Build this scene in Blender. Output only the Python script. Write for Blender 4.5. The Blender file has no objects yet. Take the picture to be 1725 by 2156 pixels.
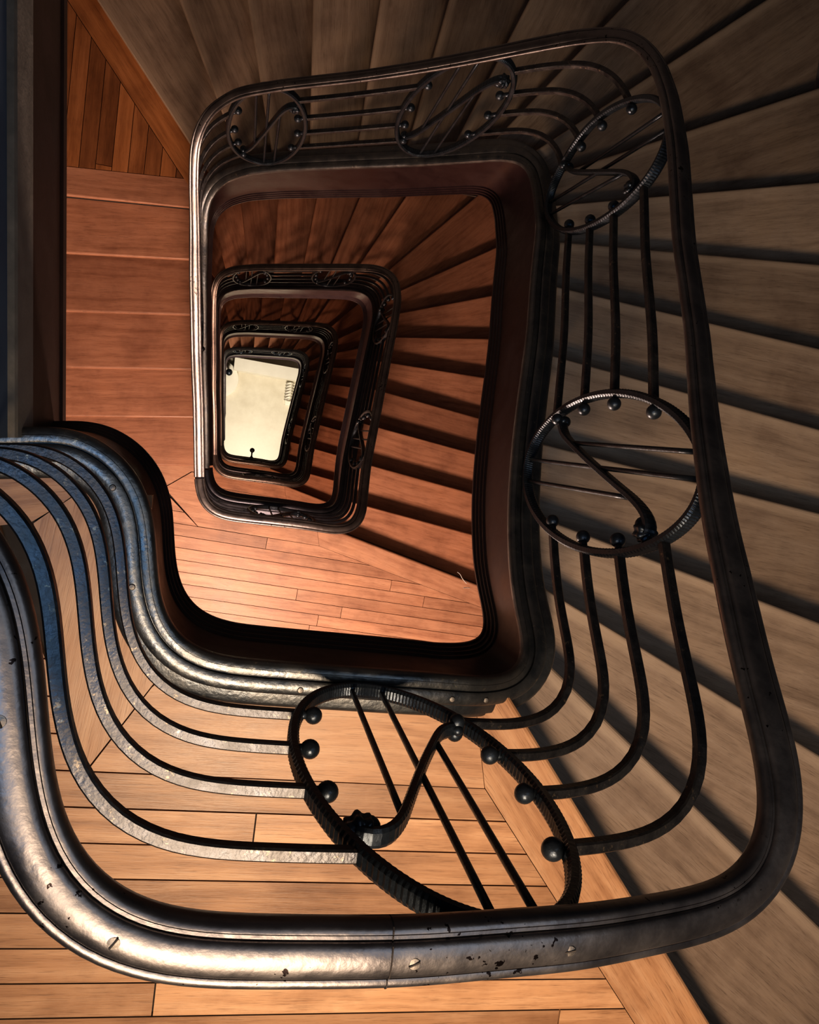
import bpy, bmesh, math, random
import numpy as np
from mathutils import Vector, Matrix, noise

random.seed(7)
COL = bpy.context.scene.collection

# ------------------------------------------------------------------ materials
def new_mat(name):
    m = bpy.data.materials.new(name); m.use_nodes = True
    nt = m.node_tree; nt.nodes.clear()
    out = nt.nodes.new('ShaderNodeOutputMaterial'); b = nt.nodes.new('ShaderNodeBsdfPrincipled')
    nt.links.new(b.outputs[0], out.inputs[0])
    return m, nt, b

def N(nt, typ, **kw):
    n = nt.nodes.new(typ)
    for k, v in kw.items():
        if k in n.inputs: n.inputs[k].default_value = v
        else: setattr(n, k, v)
    return n

def ramp(nt, stops):
    r = nt.nodes.new('ShaderNodeValToRGB'); e = r.color_ramp.elements
    while len(e) < len(stops): e.new(0.5)
    for i, (p, c) in enumerate(stops):
        e[i].position = p; e[i].color = (*c, 1) if len(c) == 3 else c
    return r

def mixc(nt, a, b, fac, mode='MIX'):
    m = nt.nodes.new('ShaderNodeMix'); m.data_type = 'RGBA'; m.blend_type = mode
    L = nt.links
    for sock, v in ((m.inputs[6], a), (m.inputs[7], b), (m.inputs[0], fac)):
        if hasattr(v, 'is_output') or hasattr(v, 'links'): L.new(v, sock)
        else: sock.default_value = v if not isinstance(v, tuple) else (*v, 1)[:4]
    return m.outputs[2]

def wood_mat(name, dark, mid, light, rough=0.42, worn=0.0, tone_amt=0.35, spec=0.4):
    """oak-like boards: grain follows the UV u axis, each board has its own tone"""
    m, nt, b = new_mat(name); L = nt.links
    uv = N(nt, 'ShaderNodeTexCoord'); oi = N(nt, 'ShaderNodeObjectInfo')
    at = N(nt, 'ShaderNodeAttribute', attribute_name='tone')
    sep = N(nt, 'ShaderNodeSeparateXYZ'); L.new(uv.outputs['UV'], sep.inputs[0])
    off = N(nt, 'ShaderNodeMath', operation='MULTIPLY_ADD'); L.new(oi.outputs['Random'], off.inputs[0]); off.inputs[1].default_value = 31.7
    L.new(at.outputs['Fac'], off.inputs[2])
    off2 = N(nt, 'ShaderNodeMath', operation='MULTIPLY'); L.new(at.outputs['Fac'], off2.inputs[0]); off2.inputs[1].default_value = 57.0
    off3 = N(nt, 'ShaderNodeMath', operation='ADD'); L.new(off.outputs[0], off3.inputs[0]); L.new(off2.outputs[0], off3.inputs[1])
    cu = N(nt, 'ShaderNodeCombineXYZ'); L.new(sep.outputs[0], cu.inputs[0]); L.new(sep.outputs[1], cu.inputs[1]); L.new(off3.outputs[0], cu.inputs[2])
    # slow warp so the grain lines waver
    wn = N(nt, 'ShaderNodeTexNoise', Scale=3.0, Detail=2.0); L.new(cu.outputs[0], wn.inputs['Vector'])
    mp = N(nt, 'ShaderNodeVectorMath', operation='MULTIPLY'); L.new(cu.outputs[0], mp.inputs[0]); mp.inputs[1].default_value = (2.2, 34, 1)
    ad = N(nt, 'ShaderNodeVectorMath', operation='ADD'); L.new(mp.outputs[0], ad.inputs[0])
    sc = N(nt, 'ShaderNodeVectorMath', operation='SCALE'); L.new(wn.outputs['Color'], sc.inputs[0]); sc.inputs['Scale'].default_value = 1.5
    L.new(sc.outputs[0], ad.inputs[1])
    g1 = N(nt, 'ShaderNodeTexNoise', Scale=1.0, Detail=6.0, Roughness=0.62); L.new(ad.outputs[0], g1.inputs['Vector'])
    mp2 = N(nt, 'ShaderNodeVectorMath', operation='MULTIPLY'); L.new(cu.outputs[0], mp2.inputs[0]); mp2.inputs[1].default_value = (14, 330, 1)
    g2 = N(nt, 'ShaderNodeTexNoise', Scale=1.0, Detail=3.0, Roughness=0.7); L.new(mp2.outputs[0], g2.inputs['Vector'])
    base = ramp(nt, [(0.25, dark), (0.5, mid), (0.75, light)]); L.new(g1.outputs['Fac'], base.inputs[0])
    pore = ramp(nt, [(0.28, (0.45, 0.42, 0.40)), (0.45, (1, 1, 1)), (0.8, (1.06, 1.05, 1.03))]); L.new(g2.outputs['Fac'], pore.inputs[0])
    c1 = mixc(nt, base.outputs[0], pore.outputs[0], 0.75, 'MULTIPLY')
    # blotches, stains
    bl = N(nt, 'ShaderNodeTexNoise', Scale=5.0, Detail=5.0, Roughness=0.6); L.new(cu.outputs[0], bl.inputs['Vector'])
    br = ramp(nt, [(0.3, (0.62, 0.58, 0.58)), (0.52, (1, 1, 1)), (0.75, (1.12, 1.08, 1.0))]); L.new(bl.outputs['Fac'], br.inputs[0])
    c2 = mixc(nt, c1, br.outputs[0], 0.7, 'MULTIPLY')
    tr = ramp(nt, [(0.0, (1 - tone_amt, 1 - tone_amt * 1.1, 1 - tone_amt * 1.15)), (1.0, (1 + tone_amt * .5, 1 + tone_amt * .45, 1 + tone_amt * .4))])
    L.new(at.outputs['Fac'], tr.inputs[0])
    c3 = mixc(nt, c2, tr.outputs[0], 1.0, 'MULTIPLY')
    orr = ramp(nt, [(0.0, (0.86, 0.84, 0.84)), (1.0, (1.1, 1.1, 1.1))]); L.new(oi.outputs['Random'], orr.inputs[0])
    c3 = mixc(nt, c3, orr.outputs[0], 1.0, 'MULTIPLY')
    if worn:
        # pale band along the front lip, scuffing plus a painted edge highlight (attribute painted along the nosing)
        ed = N(nt, 'ShaderNodeAttribute', attribute_name='lip')
        en = N(nt, 'ShaderNodeMath', operation='MULTIPLY'); L.new(ed.outputs['Fac'], en.inputs[0]); en.inputs[1].default_value = worn
        c3 = mixc(nt, c3, (light[0] * 1.5, light[1] * 1.5, light[2] * 1.45), en.outputs[0])
    L.new(c3, b.inputs['Base Color'])
    rr = N(nt, 'ShaderNodeMapRange'); L.new(bl.outputs['Fac'], rr.inputs[0]); rr.inputs[3].default_value = rough - .1; rr.inputs[4].default_value = rough + .14
    L.new(rr.outputs[0], b.inputs['Roughness']); b.inputs['Specular IOR Level'].default_value = spec
    bp = N(nt, 'ShaderNodeBump', Strength=0.25, Distance=0.002); L.new(g2.outputs['Fac'], bp.inputs['Height']); L.new(bp.outputs[0], b.inputs['Normal'])
    return m

def paint_mat(name, c1, c2, rough=0.3, scale=18, bump=0.12, spec=0.5, worn=None, worn_at=0.62, metal=0.0, pits=0.0, wr=None):
    m, nt, b = new_mat(name); L = nt.links
    tc = N(nt, 'ShaderNodeTexCoord')
    n1 = N(nt, 'ShaderNodeTexNoise', Scale=scale, Detail=6.0, Roughness=0.65); L.new(tc.outputs['Object'], n1.inputs['Vector'])
    r = ramp(nt, [(0.3, c1), (0.7, c2)]); L.new(n1.outputs['Fac'], r.inputs[0]); col = r.outputs[0]
    if worn:
        n2 = N(nt, 'ShaderNodeTexNoise', Scale=scale * 2.6, Detail=8.0, Roughness=0.7); L.new(tc.outputs['Object'], n2.inputs['Vector'])
        wrp = ramp(nt, [(worn_at, (0, 0, 0)), (worn_at + .07, (1, 1, 1))]); L.new(n2.outputs['Fac'], wrp.inputs[0])
        col = mixc(nt, col, worn, wrp.outputs[0])
    if pits:
        pn = N(nt, 'ShaderNodeTexNoise', Scale=scale * 7, Detail=3.0, Roughness=.55); L.new(tc.outputs['Object'], pn.inputs['Vector'])
        mn = N(nt, 'ShaderNodeTexNoise', Scale=scale * .5, Detail=2.0); L.new(tc.outputs['Object'], mn.inputs['Vector'])
        pa = N(nt, 'ShaderNodeMath', operation='MULTIPLY_ADD'); L.new(mn.outputs['Fac'], pa.inputs[0]); pa.inputs[1].default_value = .55; L.new(pn.outputs['Fac'], pa.inputs[2])
        pr = ramp(nt, [(0.985, (0, 0, 0)), (1.0, (1, 1, 1))]); L.new(pa.outputs[0], pr.inputs[0])
        col = mixc(nt, col, (0.012, 0.008, 0.008), pr.outputs[0])
    L.new(col, b.inputs['Base Color'])
    n3 = N(nt, 'ShaderNodeTexNoise', Scale=scale * 5, Detail=4.0); L.new(tc.outputs['Object'], n3.inputs['Vector'])
    rr = N(nt, 'ShaderNodeMapRange'); L.new(n1.outputs['Fac'], rr.inputs[0]); rr.inputs[1].default_value = .3; rr.inputs[2].default_value = .7
    rr.inputs[3].default_value = max(.05, rough - .08); rr.inputs[4].default_value = rough + .1
    L.new(rr.outputs[0], b.inputs['Roughness'])
    b.inputs['Specular IOR Level'].default_value = spec; b.inputs['Metallic'].default_value = metal
    h = n3.outputs['Fac']
    bp = N(nt, 'ShaderNodeBump', Strength=bump, Distance=0.004); L.new(h, bp.inputs['Height']); L.new(bp.outputs[0], b.inputs['Normal'])
    return m

M = {}
M['floor_oak'] = wood_mat('floor_oak', (0.24, 0.115, 0.055), (0.39, 0.21, 0.11), (0.49, 0.29, 0.165), rough=0.40, tone_amt=0.32)
M['tread_oak'] = wood_mat('tread_oak', (0.155, 0.108, 0.078), (0.235, 0.17, 0.125), (0.29, 0.218, 0.165), rough=0.50, worn=0.32, tone_amt=0.2)
M['tread_red_lit'] = wood_mat('tread_red_lit', (0.22, 0.095, 0.052), (0.33, 0.155, 0.092), (0.40, 0.20, 0.125), rough=0.42, worn=0.05, tone_amt=0.2)
M['floor_red'] = wood_mat('floor_red', (0.27, 0.125, 0.075), (0.40, 0.21, 0.13), (0.48, 0.27, 0.175), rough=0.42, tone_amt=0.2)
M['quarter'] = wood_mat('quarter_oak', (0.20, 0.075, 0.024), (0.32, 0.13, 0.045), (0.42, 0.18, 0.07), rough=0.5, tone_amt=0.5)
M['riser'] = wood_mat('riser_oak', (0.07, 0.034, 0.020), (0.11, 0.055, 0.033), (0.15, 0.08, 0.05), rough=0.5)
M['gap'] = paint_mat('board_gap', (0.012, 0.007, 0.005), (0.02, 0.012, 0.008), rough=0.8)
M['rail'] = paint_mat('rail_paint', (0.10, 0.092, 0.098), (0.17, 0.152, 0.148), rough=0.38, scale=13, bump=0.18, worn=(0.03, 0.022, 0.02), worn_at=0.655, pits=0.7, spec=0.5, metal=.93)
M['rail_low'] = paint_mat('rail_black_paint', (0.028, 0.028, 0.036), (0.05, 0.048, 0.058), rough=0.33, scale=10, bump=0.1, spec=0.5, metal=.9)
M['string_low'] = paint_mat('string_paint_lit', (0.05, 0.036, 0.045), (0.075, 0.052, 0.06), rough=0.34, scale=9, bump=0.05, spec=0.5)  # string paint made paler below, lamplight on its faces put into the colour
M['iron'] = paint_mat('wrought_iron', (0.020, 0.026, 0.036), (0.036, 0.044, 0.056), rough=0.36, scale=30, bump=0.2, spec=0.5, metal=.7)
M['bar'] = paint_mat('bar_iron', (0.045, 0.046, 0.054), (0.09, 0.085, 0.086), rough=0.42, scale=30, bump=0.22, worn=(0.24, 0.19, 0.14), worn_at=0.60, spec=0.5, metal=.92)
M['string'] = paint_mat('string_paint', (0.009, 0.004, 0.0055), (0.015, 0.006, 0.007), rough=0.36, scale=9, bump=0.05, spec=0.45)
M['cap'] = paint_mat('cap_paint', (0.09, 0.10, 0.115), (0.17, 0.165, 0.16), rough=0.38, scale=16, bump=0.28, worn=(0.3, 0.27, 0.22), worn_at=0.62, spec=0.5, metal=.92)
M['wall_blue_lit'] = paint_mat('wall_plaster', (0.06, 0.10, 0.17), (0.10, 0.15, 0.23), rough=0.85, scale=5, bump=0.1)  # cool blue light on the partition is put into the plaster colour
M['wall'] = paint_mat('wall_dark_plaster', (0.10, 0.095, 0.095), (0.14, 0.13, 0.125), rough=0.85, scale=4, bump=0.1)
M['ceiling'] = paint_mat('ceiling_plaster', (0.07, 0.07, 0.075), (0.10, 0.10, 0.105), rough=0.9, scale=4, bump=0.05)
M['board'] = paint_mat('grey_board', (0.16, 0.15, 0.14), (0.26, 0.235, 0.21), rough=0.5, scale=22, bump=0.15)
M['fascia'] = paint_mat('fascia_paint', (0.030, 0.014, 0.011), (0.055, 0.026, 0.02), rough=0.45, scale=8, bump=0.06)
M['marble'] = paint_mat('white_stone', (0.62, 0.565, 0.45), (0.74, 0.69, 0.57), rough=0.45, scale=4, bump=0.03)
M['marble2'] = paint_mat('white_stone_step', (0.80, 0.76, 0.66), (0.86, 0.82, 0.72), rough=0.45, scale=4, bump=0.03)
M['screw'] = paint_mat('steel_screw', (0.09, 0.08, 0.075), (0.16, 0.14, 0.125), rough=0.45, scale=60, bump=0.1, metal=0.9)
M['dust'] = paint_mat('pale_lint', (0.6, 0.55, 0.5), (0.75, 0.7, 0.62), rough=0.9)

# ------------------------------------------------------------------ object helpers
def link(o, parent=None):
    COL.objects.link(o)
    if parent is not None: o.parent = parent
    return o

def mesh_obj(name, verts, faces, mat, parent=None, smooth=False, uvs=None, tone=None, lip=None):
    me = bpy.data.meshes.new(name); me.from_pydata([tuple(v) for v in verts], [], faces); me.update()
    if uvs is not None:
        ul = me.uv_layers.new(name='UVMap')
        for p in me.polygons:
            for li in p.loop_indices: ul.data[li].uv = uvs[me.loops[li].vertex_index]
    if tone is not None:
        a = me.attributes.new('tone', 'FLOAT', 'POINT')
        for i, t in enumerate(tone): a.data[i].value = t
    if lip is not None:
        a = me.attributes.new('lip', 'FLOAT', 'POINT')
        for i, t in enumerate(lip): a.data[i].value = t
    me.materials.append(mat)
    if smooth:
        for p in me.polygons: p.use_smooth = True
    return link(bpy.data.objects.new(name, me), parent)

def empty(name, loc, label, cat, group=None):
    o = bpy.data.objects.new(name, None); o.location = loc; o.empty_display_size = .1
    COL.objects.link(o); o['label'] = label; o['category'] = cat
    if group: o['group'] = group
    return o

def setting(o, label=None, cat=None):
    o['kind'] = 'structure'
    if label: o['label'] = label
    if cat: o['category'] = cat
    return o

def copy_tree(o, dz, parent=None):
    c = o.copy(); COL.objects.link(c)
    if parent is None: c.location.z += dz
    else: c.parent = parent
    for ch in list(o.children): copy_tree(ch, 0, c)
    return c

class MB:
    def __init__(s): s.v = []; s.f = []; s.smooth = False
    def add(s, verts, faces):
        k = len(s.v); s.v += [tuple(map(float, v)) for v in verts]; s.f += [tuple(i + k for i in f) for f in faces]
    def sweep(s, pts, nvec, uvec, prof, closed=False, cap=True, scale=None):
        """prof: closed list of (a,b) laid out on nvec (a) and uvec (b) at each point"""
        n = len(pts); m = len(prof); V = []
        for i in range(n):
            sc = 1 if scale is None else scale[i]
            for a, b in prof: V.append(np.array(pts[i]) + np.array(nvec[i]) * a * (sc if np.isscalar(sc) else sc[0]) + np.array(uvec[i]) * b * (sc if np.isscalar(sc) else sc[1]))
        F = []
        for i in range(n if closed else n - 1):
            j = (i + 1) % n
            for k in range(m):
                l = (k + 1) % m
                F.append((i * m + k, i * m + l, j * m + l, j * m + k))
        if cap and not closed:
            F.append(tuple(range(m - 1, -1, -1))); F.append(tuple((n - 1) * m + k for k in range(m)))
        s.add(V, F)
    def sphere(s, c, r, seg=20, rings=12, fn=None):
        V = [np.array(c) + np.array((0, 0, r))]
        for i in range(1, rings):
            t = math.pi * i / rings
            for j in range(seg):
                p = 2 * math.pi * j / seg
                rr = r * (fn(t, p) if fn else 1)
                V.append(np.array(c) + rr * np.array((math.sin(t) * math.cos(p), math.sin(t) * math.sin(p), math.cos(t))))
        V.append(np.array(c) - np.array((0, 0, r)))
        F = [(0, 1 + j, 1 + (j + 1) % seg) for j in range(seg)]
        for i in range(rings - 2):
            for j in range(seg):
                a = 1 + i * seg + j; b = 1 + i * seg + (j + 1) % seg
                F.append((a, a + seg, b + seg, b))
        e = len(V) - 1; k = 1 + (rings - 2) * seg
        F += [(e, k + (j + 1) % seg, k + j) for j in range(seg)]
        s.add(V, F)
    def lathe(s, c, prof, seg=32):
        V = []; m = len(prof)
        for j in range(seg):
            a = 2 * math.pi * j / seg
            for r, z in prof: V.append((c[0] + r * math.cos(a), c[1] + r * math.sin(a), c[2] + z))
        F = []
        for j in range(seg):
            k = (j + 1) % seg
            for i in range(m - 1): F.append((j * m + i, k * m + i, k * m + i + 1, j * m + i + 1))
        F.append(tuple(j * m for j in range(seg - 1, -1, -1))); F.append(tuple(j * m + m - 1 for j in range(seg)))
        s.add(V, F)
    def prism(s, poly, z0, z1):
        n = len(poly)
        V = [(p[0], p[1], z1) for p in poly] + [(p[0], p[1], z0) for p in poly]
        F = [tuple(range(n)), tuple(range(2 * n - 1, n - 1, -1))] + [(i, i + n, (i + 1) % n + n, (i + 1) % n) for i in range(n)]
        s.add(V, F)
    def build(s, name, mat, parent=None, smooth=False, fix=True):
        o = mesh_obj(name, s.v, s.f, mat, parent, smooth)
        if fix:
            bm = bmesh.new(); bm.from_mesh(o.data); bmesh.ops.recalc_face_normals(bm, faces=bm.faces); bm.to_mesh(o.data); bm.free()
            if smooth:
                for p in o.data.polygons: p.use_smooth = True
        return o

def auto_smooth(o, deg=35):
    bm = bmesh.new(); bm.from_mesh(o.data)
    for e in bm.edges:
        if len(e.link_faces) == 2 and e.calc_face_angle(0) > math.radians(deg): e.smooth = False
    for f in bm.faces: f.smooth = True
    bm.to_mesh(o.data); bm.free()
    return o

# ------------------------------------------------------------------ levels
R0, R1 = 0.152, 0.155           # riser heights of the top storey and of those below
Z1 = -25 * R0                   # first landing below
H1 = 23 * R1                    # storey height below that
ZG = Z1 - 3 * H1                # ground floor
XMIN, XMAX, YMIN, YMAX = -1.05, 2.20, -2.40, 2.16
WG = .022                        # open joint between the stair and the walls

# ------------------------------------------------------------------ the well edge: plan + heights (x, y, z) of the inside edge
RAIL0 = [(-.62,-.075,.97),(-.45,-.068,.97),(-.36,-.056,.97),(-.305,-.043,.97),(-.265,-.048,.97),(-.228,-.066,.97),(-.187,-.099,.97),(-.168,-.123,.97),(-.155,-.151,.97),(-.145,-.179,.97),(-.137,-.215,.97),
 (-.127,-.286,.97),(-.117,-.341,.97),(-.104,-.378,.97),(-.09,-.405,.97),(-.067,-.428,.97),(-.042,-.443,.97),(-.011,-.452,.97),(.024,-.455,.97),(.1,-.456,.97),
 (.223,-.456,.97),(.329,-.457,.954),(.429,-.459,.94),(.5,-.465,.913),(.588,-.471,.881),(.649,-.468,.86),(.697,-.453,.833),(.72,-.429,.81),(.738,-.39,.772),
 (.744,-.353,.737),(.747,-.301,.69),(.752,-.23,.625),(.759,-.15,.56),(.775,-.045,.463),(.803,.123,.332),(.830,.29,.22),(.872,.522,.025),(.922,.794,-.17),
 (.957,.97,-.325),(.966,1.085,-.43),(.948,1.154,-.501),(.913,1.19,-.562),(.844,1.214,-.68),(.743,1.219,-.806),(.569,1.217,-.995),(.439,1.213,-1.12),
 (.28,1.206,-1.253),(.048,1.198,-1.43),(-.116,1.18,-1.55),(-.198,1.154,-1.679),(-.236,1.112,-1.78),(-.249,1.06,-1.854),(-.245,.95,-1.98),(-.228,.788,-2.143),
 (-.21,.608,-2.286),(-.181,.307,-2.5),(-.152,.084,-2.62),(-.127,-.154,-2.74),(-.1128,-.290,-2.815)]
CAP0 = [(-.62,-.075,.08),(-.45,-.065,.08),(-.364,-.054,.08),(-.339,-.045,.08),(-.305,-.041,.08),(-.265,-.046,.08),(-.228,-.062,.08),(-.19,-.087,.08),(-.163,-.116,.08),(-.141,-.152,.08),
 (-.128,-.189,.08),(-.119,-.239,.08),(-.11,-.302,.08),(-.101,-.348,.08),(-.087,-.386,.08),(-.063,-.421,.08),(-.025,-.446,.08),(.009,-.456,.08),(.101,-.459,.08),
 (.249,-.459,.08),(.41,-.459,.08),(.491,-.463,.065),(.575,-.470,.05),(.652,-.479,-.013),(.699,-.473,-.054),(.722,-.452,-.09),(.727,-.42,-.125),(.724,-.369,-.186),
 (.724,-.305,-.251),(.731,-.224,-.326),(.742,-.136,-.4),(.749,-.077,-.438),(.769,.061,-.521),(.794,.2,-.601),(.827,.386,-.7),(.870,.6,-.867),(.910,.785,-1.0),
 (.955,.973,-1.232),(.970,1.075,-1.36),(.952,1.124,-1.421),(.905,1.148,-1.5),(.766,1.168,-1.7),(.606,1.183,-1.9),(.402,1.189,-2.083),(.103,1.189,-2.327),
 (-.056,1.178,-2.45),(-.155,1.160,-2.575),(-.215,1.120,-2.68),(-.236,1.056,-2.744),(-.232,.938,-2.85),(-.224,.788,-3.02),
 (-.208,.608,-3.17),(-.181,.307,-3.39),(-.152,.084,-3.51),(-.127,-.154,-3.63),(-.1128,-.290,-3.705)]
WID0 = [(0,.064),(.45,.064),(.66,.064)]
# the storeys below share one plan; heights are counted from their own landing
PLAN1 = [(-.112,-.30,.97),(-.104,-.35,.97),(-.09,-.395,.97),(-.066,-.425,.97),(-.03,-.447,.97),(.024,-.456,.97),(.1,-.458,.97),(.25,-.458,.97),(.41,-.459,.97),(.50,-.463,.965),
 (.588,-.471,.95),(.649,-.468,.935),(.697,-.453,.91),(.72,-.425,.88),(.735,-.37,.83),(.744,-.29,.745),(.759,-.15,.635),(.775,-.045,.57),(.803,.123,.47),
 (.830,.29,.37),(.872,.522,.21),(.922,.794,.02),(.957,.97,-.16),(.966,1.085,-.32),(.948,1.154,-.42),(.908,1.19,-.50),(.844,1.208,-.57),(.743,1.212,-.67),
 (.569,1.210,-.82),(.439,1.207,-.925),(.28,1.202,-1.05),(.048,1.195,-1.23),(-.116,1.178,-1.37),(-.198,1.152,-1.48),(-.236,1.108,-1.58),(-.246,1.05,-1.66),
 (-.240,.95,-1.76),(-.228,.788,-1.90),(-.208,.608,-2.02),(-.181,.307,-2.21),(-.152,.084,-2.36),(-.127,-.154,-2.50),(-.112,-.30,-2.595)]

def resample(keys, ds=.006, sig=3.0):
    k = np.array(keys, float)
    d = np.r_[0, np.cumsum(np.linalg.norm(np.diff(k, axis=0), axis=1))]
    n = int(d[-1] / ds) + 1; q = np.linspace(0, d[-1], n)
    p = np.c_[np.interp(q, d, k[:, 0]), np.interp(q, d, k[:, 1]), np.interp(q, d, k[:, 2])]
    r = int(sig * 3); w = np.exp(-.5 * (np.arange(-r, r + 1) / sig) ** 2); w /= w.sum()
    pad = np.r_[2 * p[0] - p[r:0:-1], p, 2 * p[-1] - p[-2:-r - 2:-1]]
    return np.c_[[np.convolve(pad[:, c], w, 'valid') for c in range(3)]].T

def normals(p):
    t = np.gradient(p[:, :2], axis=0); t /= np.linalg.norm(t, axis=1)[:, None]
    return np.c_[t[:, 1], -t[:, 0], np.zeros(len(p))]          # away from the well

class Edge:
    """paired handrail and string-cap curves around one storey"""
    def __init__(s, rail, cap, anchors, ds=.012, sig=5):
        a = resample(rail, sig=sig); b = resample(cap, sig=sig)
        ia = [0] + [int(np.argmin(np.hypot(a[:, 0] - x, a[:, 1] - y))) for x, y in anchors] + [len(a) - 1]
        ib = [0] + [int(np.argmin(np.hypot(b[:, 0] - x, b[:, 1] - y))) for x, y in anchors] + [len(b) - 1]
        A = []; B = []
        for j in range(len(ia) - 1):
            sa, sb = a[ia[j]:ia[j + 1] + 1], b[ib[j]:ib[j + 1] + 1]
            m = max(2, int((len(sb) - 1) * .006 / ds)); last = j == len(ia) - 2
            q = np.linspace(0, 1, m + 1)[:(m + 1 if last else m)]
            A.append(np.c_[[np.interp(q * (len(sa) - 1), np.arange(len(sa)), sa[:, c]) for c in range(3)]].T)
            B.append(np.c_[[np.interp(q * (len(sb) - 1), np.arange(len(sb)), sb[:, c]) for c in range(3)]].T)
        s.R = np.vstack(A); s.C = np.vstack(B)
        k = np.array([.05, .1, .2, .3, .2, .1, .05]); k /= k.sum()
        for X in (s.R, s.C):
            for _ in range(3):
                Y = X.copy()
                for c in range(3): Y[3:-3, c] = np.convolve(X[:, c], k, 'valid')
                X[:] = Y
        s.nR = normals(s.R); s.nC = normals(s.C)
        s.s = np.r_[0, np.cumsum(np.hypot(*np.diff(s.C[:, :2], axis=0).T))]; s.n = len(s.C)
    def at(s, x, y):
        return float(s.s[int(np.argmin(np.hypot(s.C[:, 0] - x, s.C[:, 1] - y)))])
    def ip(s, A, q): return np.array([np.interp(q, s.s, A[:, c]) for c in range(3)])
    def surf(s, q, h, n=.034):
        c = s.ip(s.C, q); r = s.ip(s.R, q); nn = s.ip(s.nC, q) * (1 - h) + s.ip(s.nR, q) * h; nn /= np.linalg.norm(nn)
        return c + (r - c) * h + nn * n, nn

# ------------------------------------------------------------------ balustrade
SQ = lambda w, t, c=.25: [(-w / 2, -t / 2 + t * c), (-w / 2 + w * c, -t / 2), (w / 2 - w * c, -t / 2), (w / 2, -t / 2 + t * c), (w / 2, t / 2 - t * c), (w / 2 - w * c, t / 2), (-w / 2 + w * c, t / 2), (-w / 2, t / 2 - t * c)]
RAILPROF = [(.010, -.036), (.003, -.028), (.0, -.018), (.0, -.010), (.0015, -.005), (.0045, -.0025), (.0075, -.002), (.0079, -.0035), (.0084, -.002), (.0115, -.0015), (.0128, -.003), (.0131, -.0065), (.0137, -.0065), (.0140, -.001), (.0158, .0018), (.020, .0036), (.028, .0048), (.036, .0048),
            (.043, .0034), (.047, .0008), (.0488, -.002), (.0492, -.0055), (.0498, -.0055), (.0505, -.003), (.054, -.0018), (.058, -.003), (.061, -.0065), (.0625, -.013), (.0615, -.025), (.055, -.033), (.03, -.036)]
CAPPROF = [(.006, -.045), (.000, -.034), (.0, -.020), (.0020, -.012), (.007, -.0075), (.014, -.0065), (.0144, -.008), (.0149, -.0065), (.025, -.0055), (.0285, -.007), (.0292, -.011), (.0300, -.011), (.0310, -.003), (.035, -.0005), (.046, .000), (.056, -.0015), (.0605, -.005), (.062, -.013),
           (.064, -.016), (.078, -.018), (.0845, -.020), (.0855, -.028), (.092, -.030), (.096, -.035), (.096, -.048)]
RAILPROF = [(a, b + .030) for a, b in RAILPROF]
CAPPROF = [(a, b + .018) for a, b in CAPPROF]
HB = (.236, .42, .60, .80)

def frames(P, nn):
    t = np.gradient(np.array(P), axis=0); t /= np.linalg.norm(t, axis=1)[:, None]
    u = np.cross(nn, t); u /= np.linalg.norm(u, axis=1)[:, None]
    u[u[:, 2] < 0] *= -1
    return u

RA, RB, RH, SHEAR = .190, .467, .517, .085
def ring_pt(E, sc, t, ra):
    return E.surf(sc + ra * math.cos(t), RH + RB * math.sin(t) + SHEAR * math.cos(t), .034)

def ring_s(h, side, ra=RA):
    """where the ring crosses height h on the side -1/+1 (offset along the path)"""
    best = None
    for i in range(720):
        t = 2 * math.pi * i / 720
        if math.cos(t) * side < 0: continue
        d = abs(RH + RB * math.sin(t) + SHEAR * math.cos(t) - h)
        if best is None or d < best[0]: best = (d, ra * math.cos(t))
    return best[1]

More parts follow.
